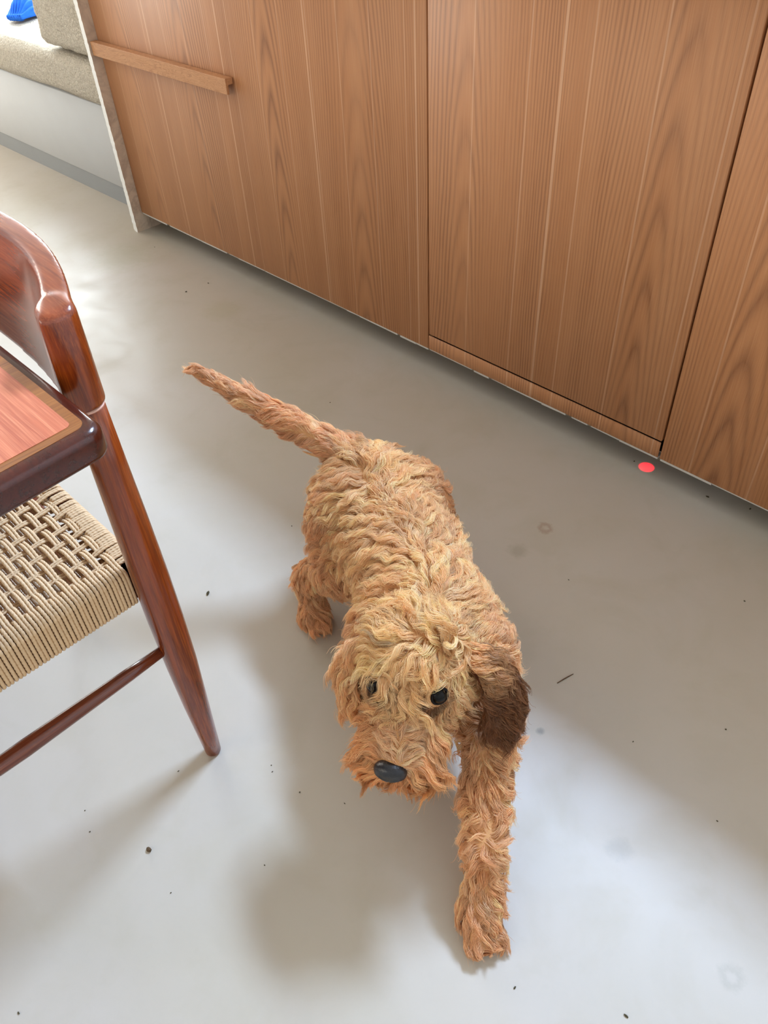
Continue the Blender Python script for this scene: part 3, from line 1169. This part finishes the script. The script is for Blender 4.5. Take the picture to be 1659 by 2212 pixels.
# ---- eyes, nose
EYES = []
for s_ in (1, -1):
    d0 = nz(HD * .50 + HL * .60 * s_ + HU * .62)
    o0 = hp(.008, .012 * s_, .004)
    ts = np.linspace(0, .08, 161)
    sv = F_.sample(o0 + d0 * ts[:, None])
    e = o0 + d0 * ts[np.argmax(sv > -.0048)]
    EYES.append(e)
    bm = bmesh.new()
    bmesh.ops.create_uvsphere(bm, u_segments=24, v_segments=16, radius=.0114)
    me = bpy.data.meshes.new('eye')
    bm.to_mesh(me)
    bm.free()
    me.polygons.foreach_set('use_smooth', [True] * len(me.polygons))
    eo = link('eye', me, M_eye, dog, tuple(e - DOG))
    # eyelid ring
    ri = []
    dv = Vector(d0)
    a_ = dv.orthogonal().normalized()
    b_ = dv.cross(a_)
    for q in range(20):
        t = 2 * math.pi * q / 20
        c_ = dv * .0048 + (a_ * math.cos(t) + b_ * math.sin(t)) * .0110
        rad = (c_ - dv * .0048).normalized()
        ri.append([c_ + (rad * math.cos(z_) + dv * math.sin(z_)) * .0020 for z_ in (2 * math.pi * m_ / 7 for m_ in range(7))])
    V, F = loft(ri + [ri[0]], cap=False)
    mesh_obj('eyelid', V, F, M_lid, eo)

NT = hp(.132, -.006, .004)
bm = bmesh.new()
bmesh.ops.create_uvsphere(bm, u_segments=40, v_segments=28, radius=1.0)
for v in bm.verts:
    f0, l0, u0 = v.co.z, v.co.x, v.co.y
    wd_ = .0215 * (1 - .22 * max(0, -u0))
    q = Vector((l0 * wd_, u0 * .0180, f0 * .0130))
    for s_ in (1, -1):            # nostrils and their wings
        dd = math.hypot(l0 - .50 * s_, u0 + .22)
        if f0 > 0:
            q.z -= .0075 * math.exp(-(dd / .20) ** 2)
            q.z += .0022 * math.exp(-((dd - .42) / .18) ** 2)
    if f0 > 0:
        q.z -= .0016 * math.exp(-(l0 / .07) ** 2) * (1 if u0 < .1 else 0)
    v.co = Vector(HL) * q.x + Vector(HU) * q.y + Vector(HD) * q.z
me = bpy.data.meshes.new('nose')
bm.to_mesh(me)
bm.free()
me.polygons.foreach_set('use_smooth', [True] * len(me.polygons))
no = link('nose', me, M_nose, dog, tuple(NT - DOG))
no['label'] = 'black damp nose'

# ---- ears: a leather flap with its own long hair
EARS = []
for s_, path, nrm_ in ((1, [A3(-.398, .487, .318), A3(-.374, .503, .305), A3(-.350, .510, .272), A3(-.334, .505, .238), A3(-.326, .492, .208)], nz((.45, .10, .75))),
                       (-1, [A3(-.480, .410, .318), A3(-.498, .398, .306), A3(-.506, .382, .280), A3(-.502, .376, .255), A3(-.494, .373, .235)], nz((-.35, -.75, .5)))):
    wd_ = [.014, .023, .029, .027, .012]
    rings = []
    for i, p in enumerate(path):
        d_ = nz(path[min(i + 1, 4)] - path[max(i - 1, 0)])
        sd = nz(np.cross(d_, nrm_))
        nn_ = np.cross(sd, d_)
        rings.append([p + sd * wd_[i] * math.cos(t) + nn_ * .0045 * math.sin(t) - nn_ * .006 * math.cos(t) ** 2 for t in (2 * math.pi * q / 18 for q in range(18))])
    V, F = loft(rings)
    eo = mesh_obj('ear', [v - DOG for v in V], F, M_earskin, dog)
    sb = eo.modifiers.new('smooth', 'SUBSURF')
    sb.levels = sb.render_levels = 1
    EARS.append((s_, eo, path, nrm_, wd_))
EARS[0][1]['label'] = 'dark auburn hanging ear'
EARS[1][1]['label'] = 'pale gold ear swept outward'


# ---- fur
def tri_sample(P, T, n, dens):
    a, b, c_ = P[T[:, 0]], P[T[:, 1]], P[T[:, 2]]
    ar = np.linalg.norm(np.cross(b - a, c_ - a), axis=1) * dens
    idx = RNG.choice(len(T), n, p=ar / ar.sum())
    u, v = RNG.random(n), RNG.random(n)
    f_ = u + v > 1
    u[f_], v[f_] = 1 - u[f_], 1 - v[f_]
    return a[idx] + (b[idx] - a[idx]) * u[:, None] + (c_[idx] - a[idx]) * v[:, None]


def vnoise(P, s, seed):
    """cheap smooth vector noise from a few random plane waves"""
    r = np.random.default_rng(seed)
    out = np.zeros((len(P), 3))
    for _ in range(7):
        k_ = r.normal(size=3) * s
        out += np.sin(P @ k_ + r.random() * 6.28)[:, None] * r.normal(size=3)
    return out / 2.6


def norm(v):
    return v / (np.linalg.norm(v, axis=-1, keepdims=True) + 1e-9)


KL = {'body': .054, 'neck': .054, 'leg': .028, 'paw': .0185, 'tail': .028, 'skull': .048, 'brow': .040, 'cheek': .034, 'muzzle': .046, 'bridge': .024, 'chin': .026}
KW = {'body': 1.0, 'neck': 1.0, 'leg': .9, 'paw': .4, 'tail': .6, 'skull': .9, 'brow': .8, 'cheek': .55, 'muzzle': .6, 'bridge': .45, 'chin': .6}
KC = {'body': (.95, .62, .325), 'neck': (.95, .62, .31), 'leg': (.88, .54, .29), 'paw': (.80, .47, .25), 'tail': (.93, .56, .31), 'skull': (.97, .68, .36),
      'brow': (.90, .54, .25), 'cheek': (.93, .60, .33), 'muzzle': (.84, .45, .19), 'bridge': (.88, .60, .37), 'chin': (.70, .34, .13)}
KLIFT = {'body': .42, 'neck': .45, 'leg': .42, 'paw': .38, 'tail': .30, 'skull': .30, 'brow': .75, 'cheek': .35, 'muzzle': .48, 'bridge': .25, 'chin': .5}


def groom(P, Nn):
    """direction, length, wave, colour at points on the skin"""
    D = np.stack([cone_d(P, a, b, ra, rb) for a, b, ra, rb, k, kind in SEG], 1)
    W = np.exp(-(D - D.min(1, keepdims=True)) / .008)
    W /= W.sum(1, keepdims=True)
    n = len(P)
    fl = np.zeros((n, 3))
    ln, wv, lift = np.zeros(n), np.zeros(n), np.zeros(n)
    col = np.zeros((n, 3))
    for i, (a, b, ra, rb, k, kind) in enumerate(SEG):
        w_ = W[:, i]
        lat = (P - a)
        ax = nz(b - a)
        if kind in ('body', 'neck'):
            sd = (P - a) @ BL
            v = -BF * .75 + BL * (np.tanh(sd / .015) * .75)[:, None] - UP * .55
        elif kind == 'leg':
            v = np.tile(-UP * 1.0 - BF * .25, (n, 1))
        elif kind == 'paw':
            v = np.tile(BF * .8 - UP * .25, (n, 1))
        elif kind == 'tail':
            v = np.tile(ax * 1.0 - UP * .35, (n, 1))
        elif kind == 'skull':
            sd = (P - HC) @ HL
            fd = (P - HC) @ HD
            v = HL * (np.tanh(sd / .012) * 1.0)[:, None] - HD * .25 + HD * (np.clip((fd - .0) / .03, 0, 1) * .8)[:, None] - HU * .2
        elif kind == 'brow':
            sd = (P - HC) @ HL
            v = HD * .9 + HL * (np.sign(sd) * .35)[:, None] + HU * .25
        elif kind == 'cheek':
            sd = (P - HC) @ HL
            v = HL * (np.sign(sd) * .7)[:, None] - HU * .55 - HD * .2
        elif kind == 'bridge':
            sd = (P - HC) @ HL
            v = HL * (np.tanh(sd / .008) * .9)[:, None] - HU * .2 - HD * .45
        elif kind == 'muzzle':
            sd = (P - HC) @ HL
            v = HL * (np.sign(sd) * .8)[:, None] - HU * .25 + HD * .55
        else:
            sd = (P - HC) @ HL
            v = HL * (np.sign(sd) * .3)[:, None] - HU * .5 + HD * .8
        fl += w_[:, None] * v
        ln += w_ * KL[kind]
        wv += w_ * KW[kind]
        lift += w_ * KLIFT[kind]
        col += w_[:, None] * np.array(KC[kind])
    # whorls: the flow wanders
    body_w = np.clip(wv, 0, 1)
    fl = fl + vnoise(P, 26, 3) * (.42 * body_w)[:, None] + vnoise(P, 75, 5) * (.34 * body_w)[:, None]
    # away from the eyes and the nose
    for e, rr in ((EYES[0], .036), (EYES[1], .036), (NT, .026)):
        dv = P - e
        dist = np.linalg.norm(dv, axis=1)
        kk = np.clip(1 - dist / rr, 0, 1)
        fl = fl + dv / (dist[:, None] + 1e-6) * (kk * 3.2)[:, None]
        ln *= np.where(dist < rr, .16 + .84 * np.clip((dist - .012) / (rr - .012), 0, 1), 1)
        if e is not NT:                  # tear-stained rims
            kk2 = np.clip(1.6 - np.linalg.norm(P - e - HD * .008, axis=1) / .021, 0, 1)[:, None] * .9
            col = col * (1 - kk2) + np.array((.16, .065, .025)) * kk2
    ft = fl - Nn * (fl * Nn).sum(1, keepdims=True)
    return norm(ft), ln, wv, lift, col


def nearest(Q, G):
    kd = kdtree.KDTree(len(G))
    for i, g in enumerate(G):
        kd.insert(g, i)
    kd.balance()
    return np.array([kd.find(p)[1] for p in Q])


def fur(name, parent, P, Nn, sub, G, gfn, npts, rad, c1=.42, c2=.78, wl=.034, amp=.0058, offset=None, cvar=.07, phs=38.0):
    """P, Nn: strand roots. sub: indices of the roots that carry a wisp. G: centres of the locks that the wisps gather into.
    Wisps bend and wave with a phase that drifts slowly over the skin, so neighbours ripple together."""
    SG, SN = P[sub], Nn[sub]
    ns, n, ng = len(SG), len(P), len(G)
    lock = nearest(SG, G)
    d_, ln, wv, lift, _ = gfn(SG, SN)
    pd, pl_, pw, plift, pc = gfn(P, Nn)
    t = np.linspace(0, 1, npts)
    lk_len = RNG.uniform(.75, 1.25, ng)[lock]
    lk_lift = RNG.uniform(.55, 1.45, ng)[lock]
    ln = ln * lk_len * RNG.uniform(.88, 1.1, ns)
    tilt = (lift * lk_lift)[:, None]
    dir0 = norm(d_ + SN * tilt * 1.6)
    dir1 = norm(d_ + SN * (tilt * .05 - .10) - UP * .15)
    gp = np.zeros((ns, npts, 3))
    for i in range(1, npts):
        tt = min(1, t[i - 1] * 1.4)
        gp[:, i] = gp[:, i - 1] + norm(dir0 * (1 - tt) + dir1 * tt) * (ln / (npts - 1))[:, None]
    ph = vnoise(SG, phs, 21)[:, 0] * 3.0 + (RNG.random(ng) * 1.8)[lock]
    am = amp * wv * (RNG.uniform(.6, 1.3, ng))[lock]
    wn_ = ln / (wl * RNG.uniform(.8, 1.25, ng)[lock])
    arg = ph[:, None] + 6.283 * wn_[:, None] * t[None]
    env = np.minimum(1, t * 2.0)[None] * am[:, None]
    s1 = norm(np.cross(d_, SN))
    gp += s1[:, None] * ((np.cos(arg) - np.cos(ph)[:, None]) * env)[..., None] + SN[:, None] * ((np.sin(arg)) * env * .5)[..., None]
    gp += (G[lock] - SG)[:, None] * (c1 * t ** 1.1)[None, :, None]
    gi = nearest(P, SG)
    lf_ = RNG.uniform(.70, 1.06, n)
    cl_ = np.clip(c2 * RNG.uniform(.5, 1.2, n), 0, .95)
    o_ = P - SG[gi]
    pos = SG[gi][:, None] + gp[gi] * lf_[:, None, None] + o_[:, None] * (1 - cl_[:, None] * t[None] ** .8)[..., None]
    fz = RNG.normal(size=(n, 3)) * .0009
    fz2 = RNG.random((n, 3)) * 6.28
    pos += (fz[:, None] * np.sin(fz2[:, None] + (t * 5.0)[None, :, None])) * t[None, :, None]
    stray = RNG.random(n) < .03
    pos[stray] += (RNG.normal(size=(stray.sum(), 3)) * .005)[:, None] * (t ** 1.5)[None, :, None]
    pos[:, 0] = P
    pos[..., 2] = np.maximum(pos[..., 2], .001)
    keep = np.ones(n, bool)
    for q in CLEAR:                      # nothing hangs across the open eye
        keep &= (np.linalg.norm(pos - q[0], axis=2) > q[1]).all(1)
    pos, gi, pc, n = pos[keep], gi[keep], pc[keep], int(keep.sum())
    if offset is not None:
        pos = pos - offset
    hc = bpy.data.hair_curves.new(name)
    hc.add_curves([npts] * n)
    hc.attributes['position'].data.foreach_set('vector', pos.astype(np.float32).ravel())
    ra = hc.attributes.new('radius', 'FLOAT', 'POINT')
    ra.data.foreach_set('value', np.tile(rad * (1 - .72 * t ** 1.6), n).astype(np.float32))
    ca = hc.attributes.new('fur_color', 'FLOAT_COLOR', 'CURVE')
    lv = (np.exp(RNG.normal(0, cvar, ng))[lock] * np.exp(RNG.normal(0, .12, ns)))[gi] * np.exp(RNG.normal(0, .14, n))
    warm = (RNG.normal(0, .04, ns))[gi]
    colr = pc * lv[:, None] * np.stack([1 + 0 * warm, 1 - warm, 1 - 2 * warm], 1)
    colr = np.minimum(colr * np.array(FURMUL), np.array([.95, .80, .66]))
    ca.data.foreach_set('color', np.concatenate([colr, np.ones((n, 1))], 1).astype(np.float32).ravel())
    hc.materials.append(M_fur)
    o = bpy.data.objects.new(name, hc)
    C.objects.link(o)
    o.parent = parent
    return tag(o, kind='stuff')


TOCAM = nz(A3(.40, -.40, .82))
CLEAR = [(EYES[0] + TOCAM * .006 + HD * .006, .0122), (EYES[0] + TOCAM * .018 + HD * .008, .0080), (EYES[1] + TOCAM * .006, .0100)]
FURMUL = (1.0, 1.0, 1.0)
T = np.concatenate([quads[:, [0, 1, 2]], quads[:, [0, 2, 3]]])
cen = pts[T].mean(1)
headd = np.linalg.norm(cen - (HC + HD * .04), axis=1)
dens = np.where(headd < .11, 1.9, 1.0)
dens = np.where(cen[:, 2] < .006, .05, np.where(cen[:, 2] < .05, 1.5, dens))
for e in EYES:
    dens = dens * np.where(np.linalg.norm(cen - e, axis=1) < .0165, 0.0, 1)
dens = dens * np.where(np.linalg.norm((cen - NT), axis=1) < .017, 0.0, 1)
NS, NSUB, NG = 180000, 7000, 1700
roots = tri_sample(pts, T, NS, dens)
rn = F_.grad(roots)
guides = tri_sample(pts, T, NG, dens)
fur('coat', dog, roots, rn, np.arange(NSUB), guides, groom, 11, .00030, offset=DOG)

for s_, eo, path, nrm_, wd_ in EARS:
    n, g = (11000, 70) if s_ == 1 else (6500, 45)

    def roots_on(n_):
        t = RNG.random(n_) ** .8 * 3.85
        i = t.astype(int)
        f = (t - i)[:, None]
        pa = np.array(path)
        p = pa[i] * (1 - f) + pa[i + 1] * f
        d_ = norm(pa[i + 1] - pa[i])
        sd = norm(np.cross(d_, nrm_))
        nn_ = np.cross(sd, d_)
        ww = np.array(wd_)
        wl_ = ww[i] * (1 - f[:, 0]) + ww[i + 1] * f[:, 0]
        q = RNG.uniform(-1, 1, n_)
        up_ = np.where(RNG.random(n_) < .8, 1, -1)
        return p + sd * (wl_ * q)[:, None] + nn_ * (up_ * .003 - .005 * q * q)[:, None], norm(nn_ * up_[:, None] + sd * (q * .7)[:, None])

    def egroom(P, Nn, path=path, s_=s_):
        pa = np.array(path)
        dd = np.linalg.norm(P[:, None] - pa[None], axis=2)
        i = np.clip(dd.argmin(1), 0, 3)
        v = norm(pa[i + 1] - pa[i]) * 1.0 - UP * .35 + vnoise(P, 60, 9) * .35
        ft = v - Nn * (v * Nn).sum(1, keepdims=True) * .8
        n_ = len(P)
        fr = dd.argmin(1) / 4.0
        if s_ == 1:
            c0, c1 = np.array((.90, .54, .26)), np.array((.24, .095, .034))
            k_ = np.clip((fr - .05) / .35, 0, 1)[:, None]
        else:
            c0, c1 = np.array((.93, .60, .32)), np.array((.82, .47, .22))
            k_ = fr[:, None]
        return norm(ft), np.full(n_, .044), np.full(n_, 1.2), np.full(n_, .42), c0 * (1 - k_) + c1 * k_
    rp, rnn = roots_on(n)
    gp_, gnn = roots_on(g)
    fo = fur('ear_hair', eo, rp, rnn, np.arange(n // 14), gp_, egroom, 11, .00030, offset=DOG, amp=.0045, wl=.030)
